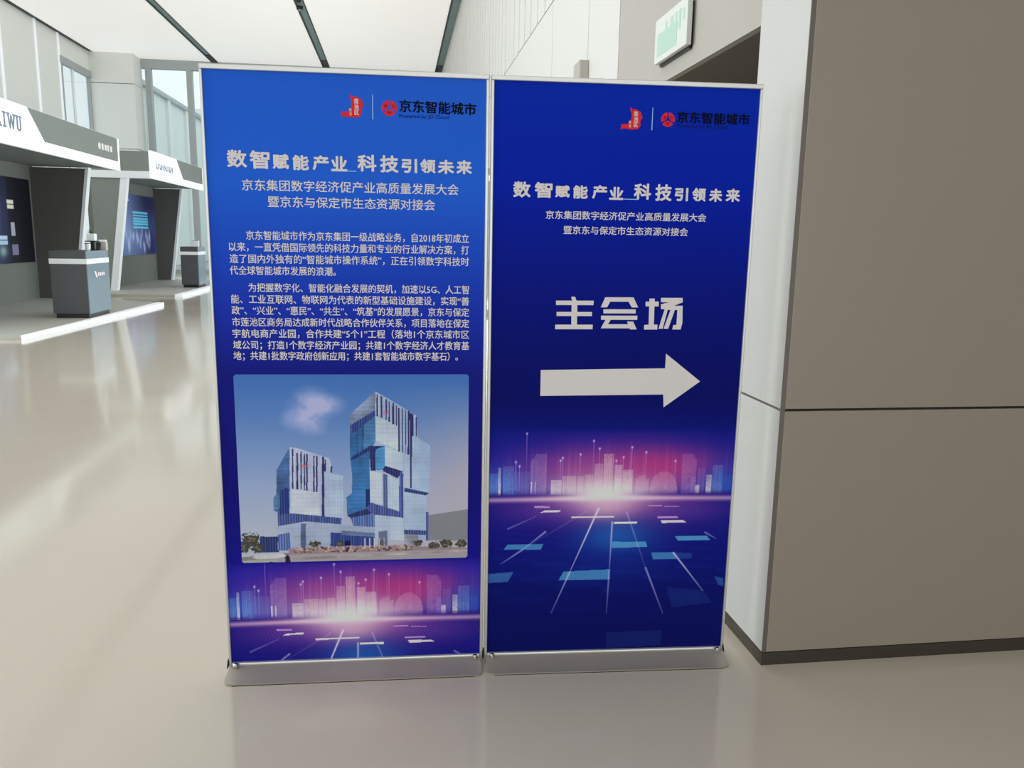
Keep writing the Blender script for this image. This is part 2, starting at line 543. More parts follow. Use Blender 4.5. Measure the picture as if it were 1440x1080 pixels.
struct('wall_rear', MB().box(-9.8, -6.0, -6.2, -6.0, 0, 7.4).box(5.0, 6.5, -6.2, -6.0, 0, 7.4).box(-6.0, 5.0, -6.2, -6.0, 3.9, 7.4).box(6.5, 6.6, -6.0, 2.36, 0, 7.4), M_rear)

w5 = struct('added_window_5', MB().box(-6.0, 5.0, -6.15, -6.05, 3.8, 3.9).box(-6.0, 5.0, -6.15, -6.05, 0, 0.1), M_mullion)  # glazing behind the camera, added for the rear fill light
for k in range(8):
    x = -5.95 + k * 10.9 / 7
    obj('mullion', MB().box(x - 0.04, x + 0.04, -6.15, -6.05, 0.1, 3.8), M_mullion, w5)
    if k < 7:
        obj('pane', MB().box(x + 0.04, x + 10.9 / 7 - 0.04, -6.11, -6.09, 0.1, 3.8), M_glass, w5)

# ------------------------------------------------------------------ exhibition booths
def booth(idx, Y0, Y1, XF, XB, gy, plat, label, txt):
    cx, cy = (XF + XB) / 2, (Y0 + Y1) / 2
    t = thing('exhibition_booth', label, 'booth', (cx, cy, 0), group='exhibition booths along the left side of the hall')
    pl, ramp = plat
    obj('platform', MB().prism([(x, y, 0.001) for x, y in pl], (0, 0, 0.05)), M_carpet, t)
    obj('platform_edge', MB().prism([(x, y, 0.001) for x, y in ramp], (0, 0, 0.056)), M_glow_white, t, label='white bevelled platform edge')
    ft, fb = XF - 0.56, XF - 0.94     # front edge of the side walls leans back towards the floor
    obj('back_wall', MB().box(XB - 0.1, XB, Y0, Y1, 0.05, 2.95), M_booth_back, t)
    for k, (ya, yb) in enumerate(((Y0, Y0 + 0.14), (Y1 - 0.14, Y1))):
        o = obj('side_wall', MB().prism([(XB, ya, 0.05), (fb - 0.03, ya, 0.05), (ft - 0.03, ya, 2.62), (XB, ya, 2.62)], (0, yb - ya, 0)), M_booth_dark if k else M_booth_grey, t)
        wd = 0.14 if k == 0 else 0.05
        obj('edge_strip', MB().prism([(fb - wd, ya - 0.012, 0.05), (fb + 0.01, ya - 0.012, 0.05), (ft + 0.01, ya - 0.012, 2.64), (ft - wd, ya - 0.012, 2.64)], (0, yb - ya + 0.024, 0)), M_booth_white, t)
    obj('roof', MB().box(XB - 0.1, XF - 0.06, Y0 + 0.02, Y1 - 0.02, 2.64, 2.70), M_booth_grey, t)
    obj('fascia', MB().box(XF - 0.06, XF, Y0 - 0.05, Y1 + 0.02, 2.60, 3.22), M_glow_white, t)
    obj('end_band', MB().box(XB, XF - 0.06, Y0 - 0.05, Y0 + 0.02, 2.60, 2.76), M_booth_white, t)
    obj('end_panel', MB().box(XB, XF - 0.062, Y0 - 0.04, Y0 + 0.02, 2.76, 3.20), M_booth_grey, t)
    obj('fascia_panel', MB().prism([(XF, gy, 3.215), (XF, gy + 0.55, 2.77), (XF, Y1 - 0.1, 2.77), (XF, Y1 - 0.1, 3.215)], (0.006, 0, 0)), M_booth_grey, t, label='grey slanted fascia panel')
    for s, ya, yb, za, zb, off, mt in txt:
        pts, faces = text_points(s, off, 2)
        lo, hi = pts.min(0), pts.max(0)
        m = MB()
        m.v = [(XF + 0.012, ya + (p[0] - lo[0]) / (hi[0] - lo[0]) * (yb - ya), za + (p[1] - lo[1]) / (hi[1] - lo[1]) * (zb - za)) for p in pts]
        m.f = faces
        obj('fascia_lettering', m, mt, t)
    return t


P1 = ([(-4.81, 11.15), (-4.65, 16.6), (-5.95, 17.7), (-7.25, 17.7), (-7.25, 11.15)], [(-4.80, 11.15), (-4.76, 11.12), (-4.46, 16.35), (-4.50, 16.6), (-4.64, 16.6)])
P2 = ([(-4.86, 18.8), (-4.86, 25.0), (-6.95, 25.0), (-6.95, 18.8)], [(-4.85, 18.75), (-4.68, 18.75), (-4.62, 24.8), (-4.85, 25.0)])
b1 = booth(1, 11.3, 17.74, -5.5, -7.15, 13.64, P1, 'nearer grey and white exhibition booth with dark interior at the left edge',
           [])
b2t = booth(2, 20.0, 24.95, -5.5, -6.85, 22.15, P2, 'farther grey and white exhibition booth beside the left edge of the left banner', [])
m = MB()
m.lathe((0, 0, 0), [(0.062, 0.0), (0.062, 0.004)], 20)
m.v = [(-5.5 + 0.0062 + z, 16.62 + x, 2.97 + y) for x, y, z in m.v]
for k, (w_, h_) in enumerate([(0.09, 0.12), (0.11, 0.10), (0.08, 0.12), (0.10, 0.11)]):
    y = 16.74 + 0.155 * k
    m.box(-5.4938, -5.489, y, y + w_, 2.97 - h_ / 2, 2.97 + h_ / 2)
obj('fascia_logo', m, M_white_ink, b1, kind='stuff')
m = MB()
for k in range(11):
    y = 20.32 + 0.135 * k
    m.box(-5.5, -5.496, y, y + 0.045, 2.84, 2.98)
    if k % 3 != 1:
        m.box(-5.5, -5.496, y + 0.045, y + 0.09, 2.84 + 0.05 * (k % 2), 2.89 + 0.05 * (k % 2))
obj('fascia_lettering', m, M_grey_ink, b2t, kind='stuff')


# slab-serif letters A I W U on the white part of the nearer fascia
SLAB = {
    'A': [((0.05, 0), (0.42, 1), (0.58, 1), (0.24, 0)), ((0.42, 1), (0.58, 1), (0.95, 0), (0.74, 0)), ((0.25, 0.28), (0.75, 0.28), (0.72, 0.42), (0.28, 0.42)), ((0, 0), (0.34, 0), (0.34, 0.1), (0, 0.1)), ((0.64, 0), (1, 0), (1, 0.1), (0.64, 0.1))],
    'I': [((0.36, 0), (0.64, 0), (0.64, 1), (0.36, 1)), ((0.15, 0), (0.85, 0), (0.85, 0.12), (0.15, 0.12)), ((0.15, 0.88), (0.85, 0.88), (0.85, 1), (0.15, 1))],
    'W': [((0.06, 1), (0.24, 1), (0.38, 0), (0.26, 0)), ((0.26, 0), (0.38, 0), (0.56, 0.9), (0.44, 0.9)), ((0.44, 0.9), (0.56, 0.9), (0.74, 0), (0.62, 0)), ((0.62, 0), (0.74, 0), (0.94, 1), (0.78, 1)), ((0, 0.9), (0.34, 0.9), (0.34, 1), (0, 1)), ((0.68, 0.9), (1, 0.9), (1, 1), (0.68, 1))],
    'U': [((0.12, 0.15), (0.36, 0.08), (0.36, 1), (0.12, 1)), ((0.66, 0.08), (0.86, 0.15), (0.86, 1), (0.66, 1)), ((0.12, 0.15), (0.3, 0), (0.7, 0), (0.86, 0.15), (0.66, 0.14), (0.36, 0.14)), ((0.02, 0.9), (0.46, 0.9), (0.46, 1), (0.02, 1)), ((0.56, 0.9), (0.96, 0.9), (0.96, 1), (0.56, 1))]}
for ch, ya, w_ in (('A', 12.50, 0.27), ('I', 12.79, 0.14), ('W', 12.94, 0.27), ('U', 13.22, 0.19)):
    m = MB()
    for q in SLAB[ch]:
        m.prism([(-5.5, ya + p[0] * w_, 2.83 + p[1] * 0.215) for p in q], (0.004 + 0.0005 * len(m.f) / 6, 0, 0))
    obj('fascia_letter', m, M_grey_ink, b1)


# ------------------------------------------------------------------ display graphics inside the booths
def colour_grid(name, parent, loc, nx, nz, w_, h_, fn, material, plane='x', skip=None, rows=None):
    """grid mesh whose printed colours sit in a point colour attribute; u, v in millimetres"""
    U = np.linspace(0, w_, nx)
    V = np.linspace(0, h_, nz) if rows is None else np.asarray(rows)
    nz = len(V)
    uu, vv = np.meshgrid(U, V)
    rgb = fn(uu, vv)
    a = np.clip(rgb / 255.0, 0, 1)
    lin = np.where(a <= 0.04045, a / 12.92, ((a + 0.055) / 1.055) ** 2.4)
    lin = np.clip(lin / PRINT_GAIN, 0, 0.95)
    n = nx * nz
    co = np.zeros((n, 3))
    if plane == 'x':
        co[:, 1] = uu.ravel() / 1000
    else:
        co[:, 0] = uu.ravel() / 1000
    co[:, 2] = vv.ravel() / 1000
    idx = np.arange(n).reshape(nz, nx)
    q = np.stack([idx[:-1, :-1], idx[:-1, 1:], idx[1:, 1:], idx[1:, :-1]], -1).reshape(-1, 4)
    if skip is not None:
        cu = (uu[:-1, :-1] + uu[1:, 1:]) / 2
        cv = (vv[:-1, :-1] + vv[1:, 1:]) / 2
        q = q[~skip(cu, cv).ravel()]
    me = bpy.data.meshes.new(name)
    me.vertices.add(n)
    me.vertices.foreach_set('co', co.ravel())
    me.loops.add(len(q) * 4)
    me.loops.foreach_set('vertex_index', q.ravel())
    me.polygons.add(len(q))
    me.polygons.foreach_set('loop_start', np.arange(0, len(q) * 4, 4))
    me.update(calc_edges=True)
    at = me.color_attributes.new('print', 'FLOAT_COLOR', 'POINT')
    at.data.foreach_set('color', np.concatenate([lin.reshape(-1, 3), np.ones((n, 1))], 1).ravel())
    me.materials.append(material)
    o = bpy.data.objects.new(name, me)
    COL.objects.link(o)
    o.parent = parent
    o.location = loc
    return o


PRINT_GAIN = 0.62


def blend(img, alpha, c):
    alpha = np.clip(alpha, 0, 1)[..., None]
    img[:] = img * (1 - alpha) + np.array(c, float) * alpha


def gauss(u, v, cu, cv, su, sv):
    return np.exp(-((u - cu) / su) ** 2 - ((v - cv) / sv) ** 2)


def rect(u, v, a, b_, c_, d):
    return ((u >= a) & (u <= b_) & (v >= c_) & (v <= d)).astype(float)


def screen1(u, v):
    img = np.zeros(u.shape + (3,)) + (16, 17, 30)
    blend(img, rect(u, v, 0, 2300, 0, 1900) * 0.9, (38, 58, 104))
    blend(img, rect(u, v, 2100, 2560, 0, 1550) * 0.8, (20, 26, 54))
    blend(img, gauss(u, v, 1700, 900, 700, 500) * 0.5, (84, 92, 140))
    blend(img, rect(u, v, 2560, 3600, 0, 1900) * 0.8, (17, 17, 24))
    blend(img, rect(u, v, 2540, 2800, 1100, 1160), (196, 196, 180))
    blend(img, rect(u, v, 2550, 2800, 1010, 1070), (196, 190, 170))
    blend(img, rect(u, v, 2620, 2780, 500, 760) * 0.8, (176, 178, 190))
    blend(img, rect(u, v, 2600, 2860, 150, 340) * 0.7, (140, 136, 168))
    blend(img, rect(u, v, 1900, 2450, 440, 500), (160, 180, 205))
    blend(img, rect(u, v, 1900, 2450, 350, 410), (150, 174, 200))
    blend(img, gauss(u, v, 2250, 230, 160, 110) * 0.8, (140, 170, 160))
    return img


def screen2(u, v):
    img = np.zeros(u.shape + (3,)) + (58, 74, 124)
    blend(img, gauss(u, v, 700, 700, 700, 700) * 0.7, (120, 140, 184))
    blend(img, gauss(u, v, 2600, 1400, 1100, 500) * 0.9, (24, 28, 60))
    blend(img, gauss(u, v, 2700, 200, 600, 500) * 0.8, (30, 28, 66))
    blend(img, rect(u, v, 300, 1100, 1370, 1430), (170, 180, 206))
    for k in range(6):
        blend(img, rect(u, v, 1350, 2650, 700 + 75 * k, 750 + 75 * k), (80, 168, 226))
    r = np.random.default_rng(3)
    for k in range(26):
        blend(img, gauss(u, v, r.uniform(700, 2800), r.uniform(120, 640), r.uniform(30, 90), r.uniform(60, 180)) * 0.8, (150, 160, 196))
    return img


M_screen = attr_mat('booth_graphic_print', rough=0.35)
t = obj('graphic_panel', MB().box(-7.15, -7.12, 13.9, 17.45, 0.78, 2.36), M_black, b1, label='dark blue printed panel with small pictures')
colour_grid('graphic', t, Vector((-7.118, 13.9, 0.78)) - ORIGIN[b1.name], 180, 90, 3550, 1580, screen1, M_screen)
t = obj('graphic_panel', MB().box(-6.85, -6.82, 21.4, 24.75, 0.80, 2.36), M_black, b2t, label='blue printed panel with light blue bars')
colour_grid('graphic', t, Vector((-6.818, 21.4, 0.80)) - ORIGIN[b2t.name], 170, 90, 3350, 1560, screen2, M_screen)


# ------------------------------------------------------------------ reception counters
def counter(x0, x1, y0, y1, ztop, label, logo):
    t = thing('reception_counter', label, 'counter', ((x0 + x1) / 2, (y0 + y1) / 2, 0.052), group='reception counters in front of the booths')
    obj('plinth', MB().box(x0 + 0.03, x1 - 0.03, y0 + 0.03, y1 - 0.03, 0.052, 0.12), M_black, t)
    obj('body', MB().box(x0, x1 - 0.012, y0, y1, 0.12, ztop - 0.2), M_counter_dark, t, bevel=0.004)
    obj('front_glass', MB().box(x1 - 0.012, x1, y0 + 0.002, y1 - 0.002, 0.12, ztop - 0.2), M_counter_blue, t, label='blue-grey glass front face')
    obj('light_band', MB().box(x0 - 0.006, x1 + 0.006, y0 - 0.006, y1 + 0.006, ztop - 0.2, ztop - 0.12), M_booth_white, t, label='white horizontal band')
    obj('top', MB().box(x0, x1 - 0.012, y0, y1, ztop - 0.12, ztop), M_counter_dark, t)
    obj('top_glass', MB().box(x1 - 0.012, x1, y0, y1, ztop - 0.12, ztop), M_counter_blue, t)
    if logo:
        m = MB()
        m.prism([(x1, y0 + 0.30, ztop - 0.32), (x1, y0 + 0.36, ztop - 0.32), (x1, y0 + 0.42, ztop - 0.42), (x1, y0 + 0.36, ztop - 0.42)], (0.003, 0, 0))
        for k in range(4):
            m.box(x1, x1 + 0.003, y0 + 0.45 + 0.08 * k, y0 + 0.50 + 0.08 * k, ztop - 0.40, ztop - 0.345)
        obj('logo', m, M_white_ink, t, kind='stuff')
    return t


counter(-5.30, -4.76, 13.48, 14.45, 1.09, 'charcoal counter with blue-grey front and white band at the nearer booth', True)
counter(-5.32, -4.90, 21.3, 22.1, 1.06, 'farther charcoal counter with white band beside the left banner', False)

# small things standing on the nearer counter
Z = 1.09
t = thing('display_stand', 'small black stand on the nearer counter under a white planter', 'stand', (-4.920, 14.250, Z))
obj('foot', MB().box(-4.990, -4.840, 14.180, 14.320, Z, Z + 0.015), M_black, t)
obj('post', MB().box(-4.940, -4.900, 14.230, 14.270, Z + 0.015, Z + 0.135), M_black, t)
obj('shelf', MB().box(-5.010, -4.840, 14.170, 14.330, Z + 0.135, Z + 0.15), M_black, t)
t = thing('planter', 'white square planter with a green plant above the nearer counter', 'planter', (-4.925, 14.250, Z + 0.15))
obj('pot', MB().prism([(-4.985, 14.190, Z + 0.15), (-4.865, 14.190, Z + 0.15), (-4.865, 14.310, Z + 0.15), (-4.985, 14.310, Z + 0.15)], (0, 0, 0.115)), M_booth_white, t, bevel=0.006)
m = MB()
r = random.Random(4)
for k in range(26):
    a, e = r.uniform(0, 6.28), r.uniform(0.3, 1.2)
    d = Vector((math.cos(a) * math.cos(e), math.sin(a) * math.cos(e), math.sin(e)))
    s_ = d.cross(Vector((0, 0, 1))).normalized() * 0.012
    p = Vector((-4.925, 14.250, Z + 0.262))
    L_ = r.uniform(0.05, 0.10)
    m.prism([p, p + d * L_ * 0.5 + s_, p + d * L_, p + d * L_ * 0.5 - s_], (0, 0, 0.002))
obj('foliage', m, M_leaf, t, kind='stuff')
t = thing('paper_cup', 'white paper cup on the nearer counter below the planter', 'cup', (-4.910, 14.000, Z))
obj('cup', MB().lathe((-4.910, 14.000, Z), [(0.032, 0), (0.042, 0.10), (0.044, 0.10), (0.044, 0.106)], 20), M_booth_white, t)
obj('lid', MB().lathe((-4.910, 14.000, Z + 0.106), [(0.046, 0), (0.042, 0.012)], 20), M_black, t)
t = thing('card_holder', 'dark angled card holder on the nearer counter beside the cup', 'holder', (-4.800, 14.150, Z))
obj('base', MB().box(-4.840, -4.770, 14.110, 14.200, Z, Z + 0.012), M_black, t)
obj('back', MB().prism([(-4.840, 14.150, Z + 0.012), (-4.840, 14.170, Z + 0.012), (-4.840, 14.200, Z + 0.13), (-4.840, 14.180, Z + 0.13)], (0.07, 0, 0)), M_black, t)
t = thing('leaflet_box', 'pale leaflet box near the right end of the nearer counter', 'box', (-4.810, 14.370, Z))
obj('box', MB().box(-4.870, -4.740, 14.320, 14.420, Z, Z + 0.14), M_wall_grey, t, bevel=0.004)
obj('leaflet', MB().box(-4.860, -4.750, 14.340, 14.400, Z + 0.14, Z + 0.17), M_booth_white, t)
t = thing('small_box', 'small white box on the farther counter', 'box', (-5.05, 21.8, 1.06))
obj('box', MB().box(-5.12, -4.98, 21.75, 21.85, 1.06, 1.20), M_booth_white, t, bevel=0.005)
obj('lid', MB().box(-5.125, -4.975, 21.745, 21.855, 1.20, 1.215), M_wall_grey, t)


# ------------------------------------------------------------------ artwork of the two banner prints (millimetres, origin at the print's lower left corner)
BLOCKS= [(-1,31,620,0.4,'c'),(29,37,639,0.75,'w'),(45,80,644,0.4,'c'),(80,130,624,0.3,'l'),(133,184,685,0.45,'d'),(200,235,596,0.8,'w'),(237,282,610,0.65,'s'),(284,307,608,0.5,'s'),(310,338,612,0.6,'s'),(340,368,650,0.5,'w'),(370,401,683,0.7,'s'),(406,432,645,0.75,'w'),(434,467,628,0.7,'w'),(477,522,610,0.45,'r'),(524,617,622,0.5,'o'),(629,677,681,0.45,'e'),(660,679,603,0.3,'l'),(682,708,632,0.3,'l'),(677,691,576,0.85,'w'),(713,730,610,0.8,'w'),(732,768,641,0.4,'c'),(768,797,607,0.3,'b')]
PINS= [(119,751),(335,726),(355,700),(229,661),(236,670),(85,657),(97,643),(461,704),(508,687),(411,659),(293,681),(434,671),(606,657)]
PLANKS= [([(148,509),(195,508),(200,502),(148,503)],'p',0.8),([(168,486),(180,493),(234,494),(232,488)],'w',0.9),([(270,472),(411,472),(411,467),(270,466)],'w',0.85),([(412,452),(489,452),(489,444),(412,445)],'w',0.95),([(520,508),(568,508),(569,504),(522,505)],'p',0.8),([(577,505),(628,503),(630,500),(579,501)],'p',0.6),([(555,468),(621,468),(628,462),(559,462)],'p',0.8),([(567,455),(643,454),(654,447),(573,445)],'w',0.9),([(50,361),(64,379),(181,379),(172,360)],'b',0.8),([(408,383),(521,381),(527,363),(409,361)],'b',0.95),([(618,399),(726,399),(739,384),(630,383)],'b',0.95),([(541,343),(620,342),(630,318),(549,318)],'b',0.75),([(620,342),(678,338),(681,320),(630,318)],'b',0.25),([(250,281),(403,286),(405,250),(233,250)],'b',0.8),([(1,277),(84,283),(66,249),(1,246)],'b',0.55),([(763,255),(794,246),(796,218),(778,223)],'b',0.4),([(402,60),(592,63),(591,8),(404,4)],'b',0.12),([(601,219),(723,206),(761,160),(622,145)],'b',0.12)]
RAYS= [(360,501,271,280,1.0),(271,280,212,134,0.6),(406,453,403,286,0.7),(403,286,399,129,0.5),(452,487,524,292,0.35),(524,292,593,123,0.6),(616,342,727,202,0.8),(188,422,115,362,0.6),(115,362,42,312,0.6),(61,431,154,474,0.35),(718,412,761,387,0.5),(319,489,115,362,0.15)]
PHOTO= [([(630,485),(680,492),(759,503),(759,397),(630,400)],(122,122,132)),([(105,425),(163,424),(161,371),(103,372)],(40,48,88)),([(205,714),(163,641),(160,563),(151,554),(149,510),(162,504),(159,391),(200,373),(210,712)],(74,104,158)),([(160,563),(151,554),(149,510),(169,514),(170,563)],(92,132,184)),([(171,573),(189,585),(201,579),(198,495),(168,495)],(38,50,98)),([(205,714),(226,711),(324,678),(330,654),(329,479),(198,495)],(165,172,202)),([(306,629),(329,627),(365,620),(364,478),(303,483)],(160,174,204)),([(205,579),(291,567),(291,492),(203,500)],(178,184,204)),([(162,495),(203,500),(358,481),(357,458),(246,470),(161,458)],(58,68,112)),([(161,458),(246,472),(357,460),(461,449),(461,412),(411,418),(325,434),(324,377),(158,378)],(150,160,188)),([(160,430),(196,436),(198,376),(159,377)],(70,84,128)),([(231,465),(247,464),(245,385),(229,386)],(96,112,156)),([(322,434),(411,427),(461,417),(460,377),(321,384)],(44,56,108)),([(357,439),(461,429),(461,416),(357,424)],(110,130,176)),([(469,889),(390,817),(388,679),(393,628),(392,563),(374,549),(376,490),(438,508),(465,536)],(62,112,172)),([(469,889),(390,817),(389,764),(469,830)],(128,142,176)),([(390,782),(469,830),(468,812),(392,752)],(44,56,104)),([(468,812),(429,780),(428,704),(467,728)],(84,136,192)),([(391,679),(447,713),(447,699),(392,667)],(36,48,92)),([(435,575),(450,575),(450,529),(434,510)],(30,44,92)),([(375,490),(462,519),(462,496),(387,478)],(40,46,86)),([(387,481),(462,495),(461,449),(393,454)],(70,88,138)),([(469,889),(538,847),(593,812),(598,741),(636,715),(635,556),(624,553),(630,400),(461,410),(463,627),(448,636),(449,697),(467,729)],(150,165,200)),([(469,886),(481,881),(482,811),(468,814)],(172,182,208)),([(468,811),(538,782),(539,700),(468,732)],(176,186,206)),([(446,716),(495,716),(494,639),(451,634)],(38,42,84)),([(467,704),(496,715),(495,642),(466,636)],(82,140,196)),([(496,713),(550,693),(551,632),(495,651)],(170,182,206)),([(495,651),(551,632),(534,609),(488,634)],(40,44,84)),([(448,636),(488,626),(487,525),(448,531)],(172,182,208)),([(488,626),(503,620),(501,409),(486,416)],(72,84,128)),([(503,616),(537,606),(537,498),(502,505)],(166,178,204)),([(540,629),(553,625),(552,478),(539,482)],(60,70,118)),([(553,687),(577,683),(577,578),(553,581)],(160,172,200)),([(582,747),(637,715),(635,558),(581,576)],(150,168,202)),([(555,578),(635,559),(622,551),(555,564)],(44,52,98)),([(559,564),(624,551),(624,433),(558,438)],(156,172,202)),([(554,438),(630,433),(630,418),(554,423)],(56,64,106)),([(624,496),(632,495),(632,400),(624,400)],(60,68,112)),([(448,531),(552,495),(552,478),(502,484),(462,490),(437,507)],(62,70,118)),([(462,490),(552,478),(554,401),(461,410)],(162,174,202)),([(473,433),(501,436),(501,383),(473,383)],(96,104,130)),([(554,423),(598,420),(598,380),(554,381)],(150,150,165)),([(192,383),(324,387),(473,387),(757,373),(757,356),(191,360)],(140,120,128)),([(42,357),(182,362),(757,368),(756,336),(323,338),(41,338)],(150,142,150)),([(42,357),(191,369),(191,358),(42,344)],(120,118,120)),([(200,353),(757,364),(757,359),(200,343)],(172,162,162)),([(78,356),(103,366),(176,367),(182,358),(157,351),(90,351)],(182,182,190)),([(43,341),(72,348),(151,344),(166,335),(156,330),(43,335)],(176,180,176)),([(121,335),(132,340),(151,339),(154,330),(121,331)],(24,26,40)),([(179,354),(188,362),(195,353),(196,333),(180,332)],(36,30,42)),([(366,404),(383,404),(382,369),(366,369)],(26,24,52))]
STRIPES= [[(212,709),(216,709),(212,579),(208,579)],[(225,696),(230,696),(227,578),(221,578)],[(237,700),(241,700),(238,578),(234,578)],[(247,693),(251,693),(248,575),(244,575)],[(254,692),(259,692),(256,573),(251,573)],[(276,686),(280,686),(277,568),(272,568)],[(284,685),(289,685),(286,568),(281,568)],[(302,683),(309,683),(305,486),(297,486)],[(310,673),(314,673),(314,635),(309,635)],[(328,651),(333,651),(332,630),(327,630)],[(472,880),(476,880),(476,811),(471,811)],[(485,874),(490,874),(489,805),(484,805)],[(499,864),(504,864),(503,798),(499,798)],[(509,858),(512,858),(512,792),(508,792)],[(520,852),(526,852),(525,784),(519,784)],[(530,845),(534,845),(534,779),(530,779)],[(538,836),(543,836),(542,696),(537,696)],[(549,835),(552,835),(552,693),(548,693)],[(558,830),(562,830),(561,690),(558,690)],[(567,826),(573,826),(572,686),(566,686)],[(581,816),(586,816),(586,747),(581,747)],[(591,807),(596,807),(595,744),(591,744)],[(574,820),(580,820),(579,576),(573,576)],[(410,768),(412,768),(411,691),(409,691)],[(428,793),(431,792),(430,698),(427,698)]]
TREES= [(75,412,33,28),(95,386,22,18),(50,393,22,24),(272,395,21,12),(349,396,13,11),(485,395,13,9),(598,392,17,11),(649,382,22,13),(687,388,22,15),(735,387,21,15)]
BODY = [('京东智能城市作为京东集团一级战略业务，自2018年初成立', 101.1, 753.1, 1355.8, 24.6, 2.1),
        ('以来，一直凭借国际领先的科技力量和专业的行业解决方案，打', 50.7, 753.5, 1321.8, 24.6, 0.8),
        ('造了国内外独有的“智能城市操作系统”，正在引领数字科技时', 51.8, 753.8, 1287.3, 24.8, 0.3),
        ('代全球智能城市发展的浪潮。', 50.3, 356.8, 1253.1, 24.9, -0.7),
        ('为把握数字化、智能化融合发展的契机，加速以5G、人工智', 101.9, 754.6, 1203.0, 25.2, -0.8),
        ('能、工业互联网、物联网为代表的新型基础设施建设，实现“善', 50.3, 755.0, 1168.4, 25.2, -1.3),
        ('政”、“兴业”、“惠民”、“共生”、“筑基”的发展愿景，京东与保定', 50.5, 755.3, 1134.6, 25.4, -2.3),
        ('市莲池区商务局达成新时代战略合作伙伴关系，项目落地在保定', 50.6, 755.7, 1100.2, 25.5, -1.8),
        ('宇航电商产业园，合作共建“5个1”工程（落地1个京东城市区', 50.1, 756.0, 1066.0, 25.6, -0.5),
        ('域公司；打造1个数字经济产业园；共建1个数字经济人才教育基', 50.3, 756.3, 1031.2, 25.7, -1.1),
        ('地；共建1批数字政府创新应用；共建1套智能城市数字基石）。', 49.9, 721.9, 998.0, 25.9, -2.7)]
RED_MARK = [(408.1, 1760.8), (416.7, 1751.2), (421.2, 1755.6), (440.1, 1746.3), (445.8, 1730.8), (439.7, 1720.6), (441.0, 1707.8), (433.5, 1697.5), (414.3, 1695.4), (402.5, 1696.5), (390.8, 1699.0), (381.3, 1694.4), (382.2, 1709.3), (392.5, 1711.9), (402.8, 1710.8), (405.9, 1719.5), (411.9, 1725.4), (413.5, 1738.3), (407.9, 1752.3)]
HEAD_LEFT = [('数', 56.6, 112.7, 1547.1, 1596.4), ('智', 120.5, 176.5, 1544.8, 1596.3), ('赋', 184.5, 230.7, 1545.5, 1588.3), ('能', 240.7, 287.2, 1544.0, 1586.9), ('产', 297.3, 344.0, 1545.6, 1587.5), ('业', 350.0, 396.9, 1543.7, 1587.0), ('科', 425.6, 481.0, 1544.9, 1593.1), ('技', 491.3, 545.0, 1543.6, 1593.0), ('引', 553.3, 599.0, 1544.3, 1584.7), ('领', 607.3, 653.2, 1544.7, 1585.2), ('未', 659.5, 707.7, 1544.0, 1584.6), ('来', 714.1, 760.4, 1544.4, 1585.1)]
HEAD_RIGHT = [('数', 60.4, 113.5, 1481.6, 1528.6), ('智', 125.1, 178.9, 1481.5, 1528.0), ('赋', 187.5, 231.8, 1483.7, 1520.0), ('能', 241.6, 287.2, 1481.6, 1521.0), ('产', 300.2, 346.0, 1482.6, 1523.2), ('业', 352.6, 396.3, 1480.5, 1519.0), ('科', 428.3, 481.5, 1482.9, 1530.9), ('技', 494.4, 546.1, 1479.9, 1530.1), ('引', 555.0, 597.1, 1480.9, 1520.8), ('领', 609.3, 652.7, 1480.9, 1521.9), ('未', 662.8, 704.1, 1480.8, 1520.8), ('来', 715.3, 760.1, 1481.7, 1521.8)]
ARROW = [(157.3, 955.8), (554.5, 962.6), (555.0, 1009.6), (671.0, 920.5), (556.4, 835.7), (553.2, 877.8), (157.8, 873.0)]
HALL_GLYPHS = [[[(246.7, 1185.8), (258.4, 1185.9), (263.1, 1174.0), (317.2, 1174.4), (316.8, 1160.7), (266.1, 1160.4), (266.8, 1139.0), (312.8, 1139.3), (313.3, 1126.4), (266.3, 1126.1), (267.2, 1099.4), (316.8, 1099.7), (316.5, 1085.4), (198.5, 1084.8), (199.0, 1099.0), (249.3, 1099.3), (248.5, 1126.0), (202.2, 1125.7), (201.9, 1138.6), (248.6, 1138.9), (248.3, 1160.2), (199.6, 1159.9), (199.2, 1173.5), (250.1, 1173.9), (246.9, 1180.3)]],
    [[(352.8, 1185.4), (442.2, 1186.1), (458.1, 1154.9), (438.0, 1154.7), (426.7, 1172.3), (369.5, 1171.8), (359.7, 1154.2), (340.1, 1154.1)], [(348.6, 1148.1), (450.5, 1148.8), (451.1, 1135.9), (349.1, 1135.2)], [(342.0, 1128.3), (457.2, 1129.0), (456.9, 1116.0), (373.1, 1115.5), (364.9, 1101.6), (428.5, 1102.0), (425.0, 1110.6), (444.4, 1110.7), (457.0, 1086.0), (435.8, 1085.9), (433.9, 1089.0), (342.6, 1088.5), (356.5, 1115.4), (342.5, 1115.3)]],
    [[(492.8, 1183.1), (509.5, 1183.2), (509.9, 1173.8), (522.7, 1173.9), (523.5, 1158.8), (509.8, 1158.7), (511.0, 1101.5), (522.5, 1101.6), (522.5, 1085.9), (480.0, 1085.7), (480.2, 1100.1), (494.2, 1101.4), (493.1, 1158.6), (481.7, 1158.5), (480.9, 1173.5), (493.2, 1173.6)], [(529.1, 1185.5), (598.3, 1186.1), (599.2, 1172.3), (572.4, 1161.3), (599.8, 1161.5), (602.1, 1107.2), (597.5, 1086.7), (570.8, 1086.6), (573.1, 1100.5), (583.3, 1101.9), (583.7, 1148.4), (575.8, 1148.4), (557.4, 1088.7), (542.7, 1088.6), (561.6, 1148.3), (552.8, 1148.2), (539.6, 1088.6), (526.3, 1088.5), (542.9, 1150.3), (531.0, 1150.2), (530.2, 1165.3), (555.0, 1172.0), (529.9, 1171.8)]]]


